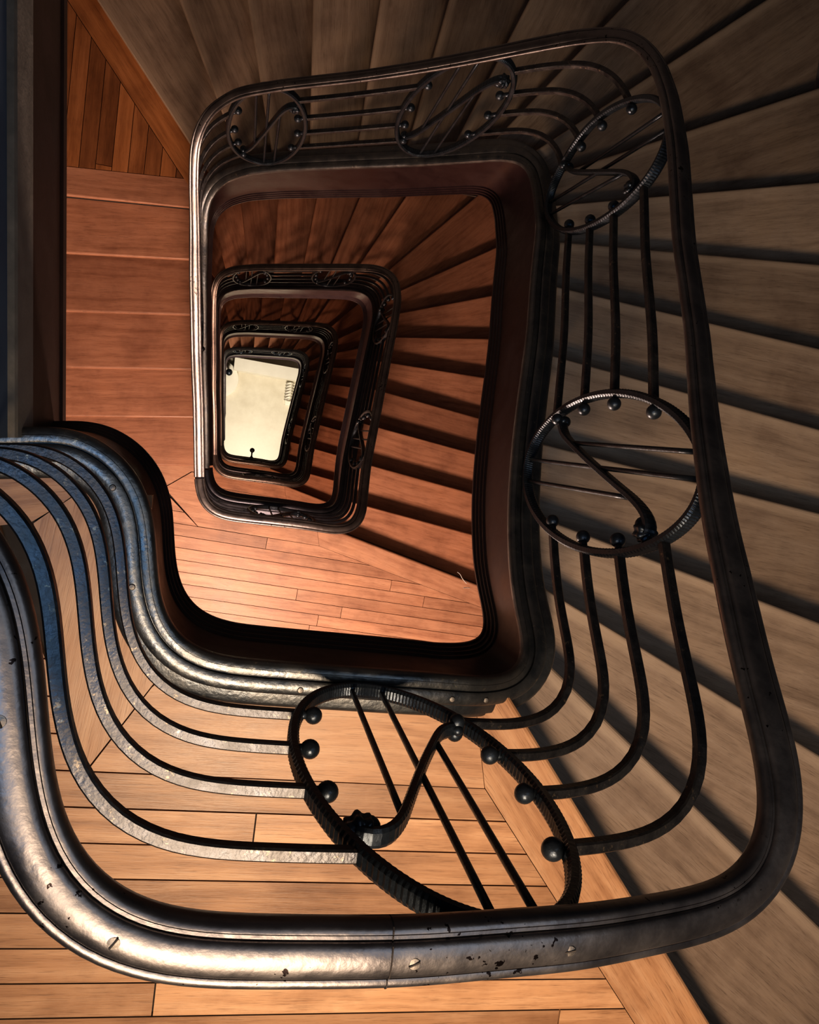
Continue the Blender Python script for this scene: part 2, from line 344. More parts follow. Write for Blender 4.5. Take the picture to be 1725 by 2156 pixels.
def balustrade(E, label, rings, zero, widths, fine=True, scr=(), joints=()):
    root = empty('balustrade', zero, label, 'balustrade', 'balustrades around the stair well')
    O = np.array(zero)
    sm = E.s
    # handrail
    w = np.interp(sm / sm[-1], [a for a, _ in widths], [b for _, b in widths]) / .0625
    mb = MB(); up = np.tile((0, 0, 1.), (E.n, 1)); hs = np.clip(w, .75, 1.05)
    mb.sweep(E.R - O, E.nR, up, RAILPROF, scale=[(w[i], hs[i]) for i in range(E.n)])
    hr = auto_smooth(mb.build('handrail', M['rail'], root), 38)
    # screws set in the top of the rail, sub-parts
    for (x, y) in scr:
        q = float(sm[int(np.argmin(np.hypot(E.R[:, 0] + E.nR[:, 0] * .034 - x, E.R[:, 1] + E.nR[:, 1] * .034 - y)))])
        r = E.ip(E.R, q) + E.ip(E.nR, q) * .034 - O
        mb = MB(); mb.lathe((r[0], r[1], r[2] + .0318), [(.0066, 0), (.0066, .0035), (.0056, .005), (.001, .0055)], 20)
        # driver slot
        sc = mb.build('screw', M['screw'], hr)
        mb = MB(); a = random.random() * 3; c_, s_ = math.cos(a), math.sin(a)
        pl = [(r[0] + c_ * u - s_ * v, r[1] + s_ * u + c_ * v) for u, v in ((-.006, -.0008), (.006, -.0008), (.006, .0008), (-.006, .0008))]
        mb.prism(pl, r[2] + .0372, r[2] + .0380)
        k = len(sc.data.vertices)
        me = sc.data; bm = bmesh.new(); bm.from_mesh(me)
        vs = [bm.verts.new(v) for v in mb.v]
        for f in mb.f: bm.faces.new([vs[i] for i in f]).material_index = 1
        bm.to_mesh(me); bm.free(); me.materials.append(M['gap'])
    # dark joint lines where two lengths of rail meet
    for (x, y) in joints:
        i = int(np.argmin(np.hypot(E.R[:, 0] - x, E.R[:, 1] - y))); c = E.R[i] - O; nn = E.nR[i]; t = np.array((-nn[1], nn[0], 0))
        mb = MB(); mb.sweep([c - t * .0006, c + t * .0006], [nn] * 2, [(0, 0, 1.)] * 2, [((a_ - .031) * 1.012 + .031, (b_ + .005) * 1.02 - .0045) for a_, b_ in RAILPROF], scale=[(w[i], hs[i])] * 2)
        mb.build('joint', M['gap'], hr)
    # bars between the rings
    stops = [(E.s[0], 0)] + list(rings) + [(E.s[-1] - .012, 0)]
    for j in range(len(stops) - 1):
        for bi, h in enumerate(HB):
            a = stops[j][0] + (ring_s(h, 1, stops[j][1]) if j > 0 else 0); b = stops[j + 1][0] + (ring_s(h, -1, stops[j + 1][1]) if j < len(rings) else 0)
            if b - a < .03: continue
            n = max(4, int((b - a) / .014)); P = []; NN = []
            for q in np.linspace(a, b, n):
                p, nn = E.surf(q, h); P.append(p - O); NN.append(nn)
            mb = MB(); mb.sweep(P, NN, frames(P, np.array(NN)), SQ(.018, .0175, .14))
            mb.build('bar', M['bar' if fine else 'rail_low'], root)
    # rings with their balls, scroll and tie rods
    for ri, (sc, ra) in enumerate(rings):
        kx = ra / RA
        nt = 380 if fine else 72
        P = []; NN = []; S = []
        for i in range(nt):
            t = 2 * math.pi * i / nt; p, nn = ring_pt(E, sc, t, ra); P.append(p - O); NN.append(nn); S.append((1.0, 1 + (.13 if i % 2 else -.05) * (1 if fine else 0)))
        P = np.array(P); NN = np.array(NN)
        T = np.roll(P, -1, 0) - np.roll(P, 1, 0); T /= np.linalg.norm(T, axis=1)[:, None]
        U = np.cross(NN, T); U /= np.linalg.norm(U, axis=1)[:, None]
        mb = MB(); mb.sweep(P, NN, U, SQ(.028, .0165, .22), closed=True, scale=S)
        ring = mb.build('ring', M['iron'], root)
        # balls on the inside where bars 1-3 (lower side) and 2-4 (upper side) arrive
        for side, hs in ((-1, HB[:3]), (1, HB[1:])):
            for h in hs:
                c, nn = E.surf(sc + ring_s(h, side, ra) - side * .026, h); c = c - O
                e, _ = E.surf(sc + ring_s(h, side, ra), h); e = e - O
                mb = MB(); mb.sphere(c, .0158, 20, 14)
                if fine:
                    d = e - c; mb2 = np.linalg.norm(d); d /= mb2
                    a1 = nn; a2 = np.cross(d, a1)
                    mb.sweep([c + d * .010, c + d * mb2], [a1, a1], [a2, a2], [(.008 * math.cos(x), .008 * math.sin(x)) for x in np.linspace(0, 2 * math.pi, 10)[:-1]])
                mb.build('ball', M['iron'], ring, smooth=True)
        # S scroll
        ctrl = [(.118, .275), (.100, .283), (.084, .295), (.070, .325), (.052, .372), (.022, .455), (-.008, .545), (-.035, .628), (-.055, .69), (-.078, .738), (-.100, .757), (-.116, .756), (-.126, .742)]
        ck = resample([(a, b, 0) for a, b in ctrl], ds=.006, sig=3)
        P = []; NN = []
        for a, b, _ in ck: p, nn = E.surf(sc + a * kx, b); P.append(p - O); NN.append(nn)
        P = np.array(P); NN = np.array(NN); U = frames(P, NN)
        mb = MB(); mb.sweep(P, NN, U, SQ(.026, .013, .2), scale=[(1, 1 + (.10 if i % 2 else 0)) for i in range(len(P))])
        scroll = mb.build('scroll', M['iron'], ring)
        c, nn = E.surf(sc - .122 * kx, .728); mb = MB()
        mb.sphere(c - O, .021, 40 if fine else 14, 20 if fine else 8, lambda t, p: 1 + .13 * math.cos(7 * p) * math.sin(t) + .10 * math.cos(6 * t))
        c2, _ = E.surf(sc - .108 * kx, .745, .034); mb.sphere(c2 - O + np.array((0, 0, -.022)), .016, 16, 10)
        mb.build('leaf', M['iron'], scroll, smooth=True)
        c, nn = E.surf(sc + .118 * kx, .272); c = c - O; mb = MB()
        for dn in (-.012, .010):
            mb.sphere(c + nn * dn, .015, 16, 10)
        mb.sphere(c + np.array((0, 0, .012)), .010, 14, 8)
        mb.build('curl', M['iron'], scroll, smooth=True)
        # tie rods
        for (ds, h0, h1) in ((-.055, None, .69), (.004, None, None), (.060, .345, None)):
            hb = [RH + RB * sg * math.sqrt(max(0, 1 - (ds / RA) ** 2)) + SHEAR * ds / RA for sg in (-1, 1)]
            a = hb[0] if h0 is None else h0; b = hb[1] if h1 is None else h1
            P = []; NN = []
            for h in np.linspace(a, b, 8):
                p, nn = E.surf(sc + ds * kx, h); P.append(p - O); NN.append(nn)
            t = E.surf(sc + ds + .01, .5)[0] - E.surf(sc + ds - .01, .5)[0]; t[2] = 0; t /= np.linalg.norm(t)
            mb = MB(); mb.sweep(P, NN, [t] * 8, [(0.0055 * math.cos(x), .0055 * math.sin(x)) for x in np.linspace(0, 2 * math.pi, 9)[:-1]])
            mb.build('tie_rod', M['iron'], ring, smooth=True)
    return root

# ------------------------------------------------------------------ steps
def seg_hit(p, d, poly):
    """intersections of the line p + t d with a polyline -> list of (t, index)"""
    out = []
    for i in range(len(poly) - 1):
        a, b = poly[i], poly[i + 1]; e = b - a
        den = d[0] * e[1] - d[1] * e[0]
        if abs(den) < 1e-12: continue
        w = a - p; t = (w[0] * e[1] - w[1] * e[0]) / den; u = (w[0] * d[1] - w[1] * d[0]) / den
        if 0 <= u <= 1: out.append((t, i))
    return out

RECT = [np.array(p) for p in ((XMIN, YMIN), (XMAX, YMIN), (XMAX, YMAX), (XMIN, YMAX), (XMIN, YMIN))]

class Steps:
    def __init__(s, lines, inner):
        s.inner = inner                                    # plan polyline under the string
        s.L = lines
    def cut(s, k, off=0.0):
        """where nosing line k (shifted uphill by off) meets the string and the outer walls"""
        p, q = [np.array(v) for v in s.L[k]]; d = (q - p) / np.linalg.norm(q - p)
        up = np.array((d[1], -d[0]))                       # uphill side
        p = p + up * off
        hi = seg_hit(p, d, s.inner)
        hi = [h for h in hi if h[0] < .35] or hi
        if not hi:                                         # passes just outside the corner: take the nearest approach
            w = s.inner - p; tt = w @ d; dist = np.abs(w @ up); j = int(np.argmin(dist + 10 * (tt > .5)))
            hi = [(float(tt[j]), min(j, len(s.inner) - 2))]
        t, i = min(hi, key=lambda h: abs(h[0]))
        ho = [h for h in seg_hit(p, d, RECT) if h[0] > t]; to, io = min(ho, key=lambda h: h[0])
        return p + d * t, i, p + d * to, io, d, up

def board_solid(name, poly, front, z, th, mat, parent, udir, O, tone=.5, lipw=.028):
    """a board: top outline poly, edge 'front' (index) is rounded over like a nosing"""
    bm = bmesh.new()
    vs = [bm.verts.new((p[0], p[1], z)) for p in poly]
    f = bm.faces.new(vs); f.normal_update()
    if f.normal.z < 0: f.normal_flip()
    r = bmesh.ops.extrude_face_region(bm, geom=[f])
    bv = [g for g in r['geom'] if isinstance(g, bmesh.types.BMVert)]
    # extruded copy becomes the top; push original down
    for v in vs: v.co.z = z - th
    bmesh.ops.recalc_face_normals(bm, faces=bm.faces)
    if front is not None:
        a, b = np.array(poly[front]), np.array(poly[(front + 1) % len(poly)])
        es = []
        for e in bm.edges:
            c0, c1 = e.verts[0].co, e.verts[1].co
            if abs(c0.z - c1.z) < 1e-5:
                P = {(round(c0.x, 4), round(c0.y, 4)), (round(c1.x, 4), round(c1.y, 4))}
                if P == {(round(a[0], 4), round(a[1], 4)), (round(b[0], 4), round(b[1], 4))}: es.append(e)
        if es: bmesh.ops.bevel(bm, geom=es, offset=th * .36, segments=3, affect='EDGES', profile=.5)
        # a loop just behind the lip so the pale lip band has its own verts
        d = (b - a) / np.linalg.norm(b - a); nrm = np.array((-d[1], d[0]))
        cen = np.mean(np.array(poly), axis=0)
        if np.dot(cen - a, nrm) < 0: nrm = -nrm
        for dist in (lipw * .8, lipw * 1.5):
            co = a + nrm * dist
            bmesh.ops.bisect_plane(bm, geom=bm.verts[:] + bm.edges[:] + bm.faces[:], plane_co=(co[0], co[1], 0), plane_no=(nrm[0], nrm[1], 0))
    me = bpy.data.meshes.new(name); ud = np.array(udir); vd = np.array((-ud[1], ud[0]))
    la = []
    for v in bm.verts:
        if front is not None:
            dd = np.dot(np.array((v.co.x, v.co.y)) - a, nrm); la.append(1.0 if dd < lipw * 1.1 else 0.0)
        else: la.append(0)
    uvl = bm.loops.layers.uv.new('UVMap')
    for fc in bm.faces:
        for l in fc.loops:
            c = l.vert.co; p2 = np.array((c.x, c.y)); l[uvl].uv = (float(p2 @ ud), float(p2 @ vd) + (c.z - z))
    for v in bm.verts: v.co -= Vector(O)
    bm.to_mesh(me); bm.free()
    at = me.attributes.new('tone', 'FLOAT', 'POINT'); al = me.attributes.new('lip', 'FLOAT', 'POINT')
    for i in range(len(me.vertices)): at.data[i].value = tone; al.data[i].value = la[i]
    me.materials.append(mat)
    return link(bpy.data.objects.new(name, me), parent)

def clip(poly, p, n):
    """keep the part of a convex polygon with (x-p).n >= 0"""
    out = []
    for i in range(len(poly)):
        a, b = np.array(poly[i]), np.array(poly[(i + 1) % len(poly)])
        da, db = np.dot(a - p, n), np.dot(b - p, n)
        if da >= 0: out.append(a)
        if da * db < 0: out.append(a + (b - a) * da / (da - db))
    return out

def planks(name, mat, parent, O, z, origin, ang, pitch, rows, x0, x1, clips, lens=(1.8, 3.6), gap=.0034, th=.018, joints=None, rnd=None):
    """rows of floorboards laid along angle ang, cut to a convex outline; one mesh"""
    rnd = rnd or random.Random(3)
    d = np.array((math.cos(ang), math.sin(ang))); v = np.array((-d[1], d[0])); org = np.array(origin)
    V = []; F = []; UV = []; TN = []
    for r in rows:
        x = x0 - rnd.random() * .8; cuts = [x]
        while x < x1: x += rnd.uniform(*lens); cuts.append(x)
        if joints and r in joints: cuts = [x0 - .1] + joints[r] + [x1 + .1]
        for i in range(len(cuts) - 1):
            a, b = cuts[i] + gap / 2, cuts[i + 1] - gap / 2
            poly = [org + d * a + v * (r * pitch + gap / 2), org + d * b + v * (r * pitch + gap / 2), org + d * b + v * ((r + 1) * pitch - gap / 2), org + d * a + v * ((r + 1) * pitch - gap / 2)]
            for p, n in clips:
                poly = clip(poly, np.array(p), np.array(n))
                if len(poly) < 3: break
            if len(poly) < 3: continue
            t = rnd.random(); k = len(V); m = len(poly)
            for zz in (z, z - th):
                for p in poly:
                    V.append((p[0] - O[0], p[1] - O[1], zz - O[2])); UV.append((float((p - org) @ d), float((p - org) @ v) + t * 3)); TN.append(t)
            F.append(tuple(k + j for j in range(m)))
            for j in range(m): F.append((k + j, k + m + j, k + m + (j + 1) % m, k + (j + 1) % m))
    o = mesh_obj(name, V, F, mat, parent, uvs=UV, tone=TN)
    bm = bmesh.new(); bm.from_mesh(o.data); bmesh.ops.recalc_face_normals(bm, faces=bm.faces)
    bm.to_mesh(o.data); bm.free()
    return o

def staircase(E, S, nst, r, quarter, label, zero, tread_mat, hgt, reeds=True, qa=0.0, tones=None):
    root = empty('staircase', zero, label, 'staircase', 'flights winding down the stair well')
    O = np.array(zero); rnd = random.Random(nst)
    # string: inside face with a reeded lower edge, and its moulded cap
    hs = np.interp(E.s / E.s[-1], [a for a, _ in hgt], [b for _, b in hgt])
    prof_top = [(.006, -.02), (.006, -.035)]
    V = []; m = None
    mb = MB(); rows = []
    for i in range(E.n):
        h = hs[i]; c = E.C[i] - O; n = E.nC[i]
        pr = [(.008, -.025), (.008, -h + .085)]
        if reeds:
            for k in range(4):
                zz = -h + .08 - k * .019
                pr += [(.008 - .005 * k, zz), (.003 - .005 * k, zz - .004), (.003 - .005 * k, zz - .014)]
        pr += [(.004, -h), (.078, -h), (.078, -.025)]
        m = len(pr); rows += [c + n * a + np.array((0, 0, b)) for a, b in pr]
    F = []
    for i in range(E.n - 1):
        for k in range(m): F.append((i * m + k, i * m + (k + 1) % m, (i + 1) * m + (k + 1) % m, (i + 1) * m + k))
    F.append(tuple(range(m))); F.append(tuple((E.n - 1) * m + k for k in range(m - 1, -1, -1)))
    mb.add(rows, F); auto_smooth(mb.build('stringer', M['string' if tread_mat is M['tread_oak'] else 'string_low'], root), 25)
    mb = MB(); mb.sweep(E.C - O, E.nC, np.tile((0, 0, 1.), (E.n, 1)), CAPPROF)
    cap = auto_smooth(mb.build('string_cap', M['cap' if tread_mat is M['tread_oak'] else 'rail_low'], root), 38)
    for (x, y, f) in ((.185, -.504, .048), (-.196, -.139, .046), (-.148, -.331, .048), (.515, -.51, .046), (.593, -.512, .046)) if tread_mat is M['tread_oak'] else ():
        i = int(np.argmin(np.hypot(E.C[:, 0] - x, E.C[:, 1] - y) + 0)); c = E.C[i] + E.nC[i] * f - O
        mb = MB(); mb.lathe((c[0], c[1], c[2] + .0165), [(.0062, 0), (.0062, .0025), (.005, .0038), (.001, .0042)], 18); mb.build('screw', M['screw'], cap)
    # treads and risers
    for k in range(1, nst):
        z = -k * r + O[2]
        a, ia, b, ib, d, up = S.cut(k, .028)
        c, ic, e, ie, d2, up2 = S.cut(k + 1, 0)
        if k == 1: pass
        inner = [S.inner[j] for j in range(ia + 1, ic + 1)]
        step = max(1, len(inner) // 24); inner = inner[::step]
        outer = [RECT[j + 1] for j in range(ib, ie)] if ie >= ib else []
        poly = [b] + outer + [e, c] + inner[::-1] + [a]
        # drop near-duplicate points
        cl = [poly[0]]
        for p in poly[1:]:
            if np.hypot(*(p - cl[-1])) > .004: cl.append(p)
        poly = cl
        fi = next(i for i in range(len(poly)) if np.allclose(poly[i], e, atol=1e-3))
        if k == quarter:
            wq, wn = .105, .14
            sl = board_solid('quarter_landing', poly, None, z - .02, .03, M['gap'], root, d2, O)
            # board along the upper riser
            a1, ia1, b1, ib1, _, _ = S.cut(k, -wq)
            bpoly = [b] + ([RECT[j + 1] for j in range(ib, ib1)] if ib1 > ib else []) + [b1, a1, a]
            board_solid('border_board', bpoly, None, z, .022, M['quarter'], root, d, O, .6)
            c1, ic1, e1, ie1, _, _ = S.cut(k + 1, wn)
            # nosing board, mitred against the border board
            P = [e1, e, c, c1]
            P = clip(P, a1, -up)
            P2 = [p for p in P]
            fr = next(i for i in range(len(P2)) if np.allclose(P2[i], e, atol=1e-3))
            board_solid('nosing_board', P2, fr, z, .034, M['tread_red_lit'], root, d2, O, .75)
            planks('landing_boards', M['quarter'], root, O, z, (XMIN, YMIN), math.pi / 2 + qa, .078, range(-30, 1), 0, 6, [(a1 - up * .003, -up), (c1 + up2 * .003, up2), ((XMIN, 0), (1, 0))], lens=(3, 5), rnd=random.Random(5))
        else:
            board_solid('tread', poly, fi, z, .036, tread_mat if k < quarter else M['tread_red_lit'], root, d2, O, (tones or {}).get(k, rnd.random()))  # left-flight treads: same oak, with the warmer lamplight put into its colour
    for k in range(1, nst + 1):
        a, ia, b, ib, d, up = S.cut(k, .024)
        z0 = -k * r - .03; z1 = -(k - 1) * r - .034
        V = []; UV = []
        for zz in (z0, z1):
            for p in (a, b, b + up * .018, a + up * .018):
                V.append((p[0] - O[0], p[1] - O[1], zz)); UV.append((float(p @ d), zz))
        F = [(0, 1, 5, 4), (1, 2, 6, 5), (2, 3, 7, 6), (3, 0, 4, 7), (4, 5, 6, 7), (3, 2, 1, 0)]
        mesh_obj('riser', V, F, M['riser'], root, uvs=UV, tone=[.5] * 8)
    return root

# nosing lines in plan, string end -> wall end
LINES0 = {1: ((.742, -.613), (1.304, -1.308)), 2: ((.808, -.475), (1.7, -1.146)), 3: ((.828, -.314), (1.737, -.721)), 4: ((.852, -.143), (1.788, -.364)), 5: ((1.012, .049), (1.844, -.038)),
          6: ((.931, .341), (1.909, .239)), 7: ((1.014, .581), (1.972, .532)), 8: ((1.055, .77), (2.027, .862)), 9: ((1.398, 1.027), (2.079, 1.21)), 10: ((1.588, 1.355), (2.118, 1.628)),
          11: ((1.542, 1.662), (1.901, 1.977)), 12: ((1.019, 1.436), (1.392, 1.941)), 13: ((.90, 1.62), (1.03, 1.97)), 14: ((.661, 1.666), (.702, 1.925)), 15: ((.415, 1.64), (.425, 1.932)),
          16: ((.171, 1.614), (.14, 1.938)), 17: ((-.052, 1.597), (-.152, 1.942)), 18: ((-.256, 1.553), (-.463, 1.942)), 19: ((-.377, 1.37), (-.852, 1.924)), 20: ((-.364, 1.077), (-.945, 1.028)),
          21: ((-.347, .84), (-.949, .77)), 22: ((-.313, .568), (-.95, .487)), 23: ((-.277, .277), (-.951, .192)), 24: ((-.255, .006), (-.953, -.082)), 25: ((-.217, -.285), (-.456, -.311))}
LINES1 = {1: ((.764, -.614), (1.665, -.854)), 2: ((.888, -.423), (1.693, -.545)), 3: ((.934, -.152), (1.723, -.266)), 4: ((.981, .12), (1.76, .016)), 5: ((1.031, .385), (1.804, .287)),
          6: ((1.065, .613), (1.841, .608)), 7: ((1.113, .821), (1.876, .927)), 8: ((1.152, 1.026), (1.906, 1.293)), 9: ((1.177, 1.229), (1.898, 1.689)), 10: ((1.077, 1.39), (1.705, 2.079)),
          11: ((.85, 1.402), (1.193, 2.072)), 12: ((.645, 1.398), (.828, 2.04)), 13: ((.43, 1.397), (.478, 2.011)), 14: ((.193, 1.385), (.16, 1.968)), 15: ((-.022, 1.376), (-.142, 1.89)),
          16: ((-.212, 1.346), (-.364, 1.743))}
for j in range(17, 24): LINES1[j] = LINES0[j + 2]

ANCH = [(-.125, -.25), (-.03, -.445), (.70, -.455), (.962, 1.085), (-.225, 1.122)]
E0 = Edge(RAIL0, CAP0, ANCH)
E1 = Edge([(x, y, z + Z1) for x, y, z in PLAN1], [(x, y, z - .89 + Z1) for x, y, z in PLAN1], [(-.03, -.445), (.70, -.455), (.962, 1.085), (-.225, 1.122)])

inner0 = np.array([E0.C[i, :2] + E0.nC[i, :2] * .05 for i in range(E0.n)])
inner1 = np.array([E1.C[i, :2] + E1.nC[i, :2] * .05 for i in range(E1.n)])
# let the first and last nosings find the string a little beyond its ends
inner1x = np.vstack([inner1, inner1[-1] + np.array((.02, -.12))])
inner0x = np.vstack([inner0, inner0[-1] + np.array((.02, -.12))])
S0 = Steps(LINES0, inner0x); S1 = Steps(LINES1, inner1x)

# ------------------------------------------------------------------ top storey
st0 = staircase(E0, S0, 25, R0, 19, 'uppermost flight of broad grey-brown wooden steps turning down from the top landing', (0, 0, 0), M['tread_oak'],
                [(0, .30), (.10, .34), (.16, .27), (.24, .25), (.30, .32), (.40, .36), (.55, .46), (.62, .47), (.75, .45), (.83, .42), (1, .40)])
rings0 = [(E0.at(.335, -.455) + .01, .192), (E0.at(.765, .0) + .012, .19), (E0.at(.915, .845) + .06, .185), (E0.at(.63, 1.185), .155), (E0.at(.02, 1.185) + .01, .145), (E0.at(-.20, .50), .19)]
bal0 = balustrade(E0, 'nearest black iron balustrade with pitted worn handrail around the top landing', rings0, (0, 0, 0),
                  [(0, .066), (.25, .067), (.33, .068), (.40, .054), (.52, .056), (.60, .044), (.66, .040), (.80, .042), (.84, .052), (1, .056)],
                  scr=((-.064, -.49), (.224, -.49), (-.165, -.273), (.397, -.495)), joints=((.203, -.456),))

# ------------------------------------------------------------------ storeys below: one is built, two are copies
zl = (0, 0, Z1)
st1 = staircase(E1, S1, 23, R1, 17, 'second flight down, reddish wooden steps fanning around the well under the top flight', zl, M['tread_red_lit'],
                [(0, .30), (.10, .215), (.18, .22), (.26, .34), (.5, .42), (.75, .42), (1, .38)])
rings1 = [(E1.at(.335, -.455), .19), (E1.at(.775, .02), .19), (E1.at(.925, .845) + .05, .185), (E1.at(.63, 1.205), .155), (E1.at(.02, 1.19), .15), (E1.at(-.20, .50), .19)]
bal1 = balustrade(E1, 'second balustrade down, its dark rail framing the well beside the bright planked landing', rings1, zl, [(0, .055), (1, .052)], fine=False)
st2 = copy_tree(st1, -H1); st2['label'] = 'third flight down, small dim red steps inside the second dark balustrade'
st3 = copy_tree(st1, -2 * H1); st3['label'] = 'lowest flight, seen as a sliver of tiny steps just above the bright ground floor'
bal2 = copy_tree(bal1, -H1); bal2['label'] = 'third balustrade down, small dark frame inside the second one'
bal3 = copy_tree(bal1, -2 * H1); bal3['label'] = 'innermost and lowest balustrade, a grey glinting frame around the bright white floor'

# ------------------------------------------------------------------ landings
def landing(lines, inner, z, top, mats, name_label):
    O = np.array((0, 0, z)); S = Steps(lines, inner)
    a, ia, b, ib, d, up = S.cut(1, 0)
    # slab
    if top:
        outline = [np.array((-1.6, YMIN)), b if abs(b[1] - YMIN) < 1e-3 else np.array((XMAX, YMIN))] + ([b] if abs(b[1] - YMIN) >= 1e-3 else []) + [a] + [inner[j] for j in range(ia, 0, -6)] + [np.array((-.62, -.12)), np.array((-1.6, -.12))]
        th = .2
    else:
        outline = [np.array((XMIN, YMIN)), np.array((XMAX, YMIN)), b, a] + [inner[j] for j in range(ia, 0, -4)] + [np.array((-.165, -.285)), np.array((XMIN, -.375))]
        th = .2
    mb = MB(); mb.prism(outline, z - th, z - .0185)
    mb.v = [(x, y, zz - z) for x, y, zz in mb.v]
    fl = mb.build('floor', M['gap'])
    fl.location = (0, 0, z); setting(fl, name_label, 'floor')
    wn = .156 if top else .135
    a1, ia1, b1, ib1, _, _ = S.cut(1, wn)
    # nosing board along the first step
    g = .0016
    j0, j1 = (np.array((.613, -.639)), np.array((.637, -.734))) if top else (np.array((.620, -.635)), np.array((.641, -.720)))
    jd = (j1 - j0) / np.linalg.norm(j1 - j0); jn = np.array((-jd[1], jd[0]))
    if jn[0] < 0: jn = -jn
    P = clip([b1, b, a, a1], j0 + jn * g, jn)
    fr = next(i for i in range(len(P)) if np.allclose(P[i], b, atol=1e-3))
    board_solid('nosing_board', P, fr, z, .036, mats[1], fl, d, O, .8)
    j2 = j0 - jd * .14
    if top:
        ang = 0.0; y0 = -.734
        nb = [(a1 + up * g, up)]
        # board along the well edge
        pl = [(-.209, y0 + g), tuple(j1), tuple(j2), (-.03, -.47), (-.102, -.552)]
        board_solid('border_board', pl, None, z, .018, mats[0], fl, (1, 0), O, .72)
        # small piece between the border board and the nosing board is covered by the nosing board's end
        pl = [(-.213, y0 + g), (-.106, -.554), (-.055, -.47), (-.14, -.30), (-.14, -.16), (-.283, -.172), (-.356, -.240), (-.30, -.45), (-.252, -.64)]
        board_solid('border_board', pl, None, z, .018, mats[0], fl, (.12, .99), O, .45)
        pl = [(-.300, -.190), (-.20, -.10), (-.30, -.085), (-.62, -.13), (-.62, -.30), (-.359, -.237)]
        board_solid('border_board', pl, None, z, .018, mats[0], fl, (1, .2), O, .35)
        planks('floor_boards', mats[0], fl, O, z, (0, y0), 0, .0757, range(-22, 0), -1.6, 2.2, nb, joints={-1: [-1.1], -2: [.139], -3: [-1.2], -4: [-.9], -5: [-1.3], -6: [-.7], -7: [-.029], -8: [.9]}, rnd=random.Random(11))
        planks('floor_boards', mats[0], fl, O, z, (0, y0), 0, .0757, range(0, 8), -1.6, -.2, [((-.256, -.64), (-.95, -.24)), ((-.36, -.24), (-.7, -.7)), ((-.63, 0), (-1, 0))] [:1] + [((-.215, y0), (-.92, -.39))], rnd=random.Random(12))
    else:
        ang = math.radians(-3.2); dd = np.array((math.cos(ang), math.sin(ang)))
        # board along the well edge, mitred to the arrival board of the flight above
        board_solid('border_board', [(-.147, -.674), tuple(j1), tuple(j2), (-.05, -.45), (-.15, -.335), (-.222, -.334), (-.378, -.452)], None, z, .018, mats[0], fl, (1, -.05), O, .55)
        board_solid('border_board', [(-.384, -.450), (-.226, -.330), (-.15, -.325), (-.16, -.275), (XMIN, -.372), (XMIN, -.50)], None, z, .018, mats[0], fl, (1, 0), O, .2)
        nrm = np.array((-math.sin(ang), math.cos(ang)))
        org = np.array((-.147, -.6765))
        planks('floor_boards', mats[0], fl, O, z, org, ang, .0765, range(-24, 0), -1.3, 2.6, [(a1 + up * g, up), ((XMIN, 0), (1, 0)), ((XMAX, 0), (-1, 0)), ((0, YMIN), (0, 1))], rnd=random.Random(int(21 - z)))
        mdir = np.array((-.225, .199)); mn = np.array((-mdir[1], mdir[0])) * 1.0
        if mn[1] > 0: mn = -mn
        planks('floor_boards', mats[0], fl, O, z, org, ang, .0765, range(0, 4), -1.0, -.0, [((-.150, -.676), mn), ((XMIN, 0), (1, 0)), ((-.384, -.453), (.075, -.997))], rnd=random.Random(int(31 - z)))
    return fl

landing(LINES0, inner0, 0, True, (M['floor_oak'], M['floor_oak']), 'top landing of warm oak boards under the nearest handrail')
landing(LINES1, inner1x, Z1, False, (M['floor_red'], M['floor_red']), 'planked landing one floor below, glowing pink-brown in the lamp light')
landing(LINES1, inner1x + 0, Z1 - H1, False, (M['floor_red'], M['floor_red']), 'narrow strip of landing seen inside the second balustrade')
landing(LINES1, inner1x + 0, Z1 - 2 * H1, False, (M['floor_red'], M['floor_red']), 'lowest landing, a thin brown strip inside the third balustrade')

# the first tread of the top storey needs no more than this; the shell follows
def box(name, lo, hi, mat, rot=None):
    mb = MB(); mb.prism([(lo[0], lo[1]), (hi[0], lo[1]), (hi[0], hi[1]), (lo[0], hi[1])], lo[2], hi[2])
    return mb.build(name, mat)

# partition on the left of the top landing: fascia, baseboard and wall share one slanted line
A = np.array((-.3735, -.055)); B = np.array((-.443, .725)); ld = (B - A) / np.linalg.norm(B - A); ln = np.array((-ld[1], ld[0]))   # ln points left
far = A + ld * ((YMAX - A[1]) / ld[1]); near = A - ld * .018
def slab(name, off0, off1, z0, z1, mat, p=near, q=far):
    mb = MB(); mb.prism([p + ln * off0, q + ln * off0, q + ln * off1, p + ln * off1], z0, z1)
    return mb.build(name, mat)
o = slab('wall_left', .012, .16, .14, 2.95, M['wall_blue_lit']); setting(o, 'plaster partition tinted with cool blue light, rising at the left edge', 'wall')
# baseboard with a rounded top
mb = MB(); P = [near, far]
prof = [(0, 0), (0, .118), (.003, .128), (.009, .135), (.012, .139), (.03, .139), (.03, 0)]
V = []
for p in P:
    for a_, z_ in prof: V.append((*(p + ln * a_), z_))
m_ = len(prof)
mb.add(V, [(k, (k + 1) % m_, m_ + (k + 1) % m_, m_ + k) for k in range(m_)] + [tuple(range(m_)), tuple(range(2 * m_ - 1, m_ - 1, -1))])
o = mb.build('baseboard_left', M['board']); setting(o, 'worn grey-brown board along the foot of the left partition', 'baseboard')
pf = A - ld * .002
mb = MB(); V = []
prof = [(.002, 0), (.002, -.025), (.006, -.03), (.006, -.29), (.001, -.296), (.001, -.332), (.006, -.338), (.012, -.35), (.06, -.35), (.06, 0)]
for p in (pf, far):
    for a_, z_ in prof: V.append((*(p + ln * a_), z_))
m_ = len(prof)
mb.add(V, [(k, (k + 1) % m_, m_ + (k + 1) % m_, m_ + k) for k in range(m_)] + [tuple(range(m_)), tuple(range(2 * m_ - 1, m_ - 1, -1))])
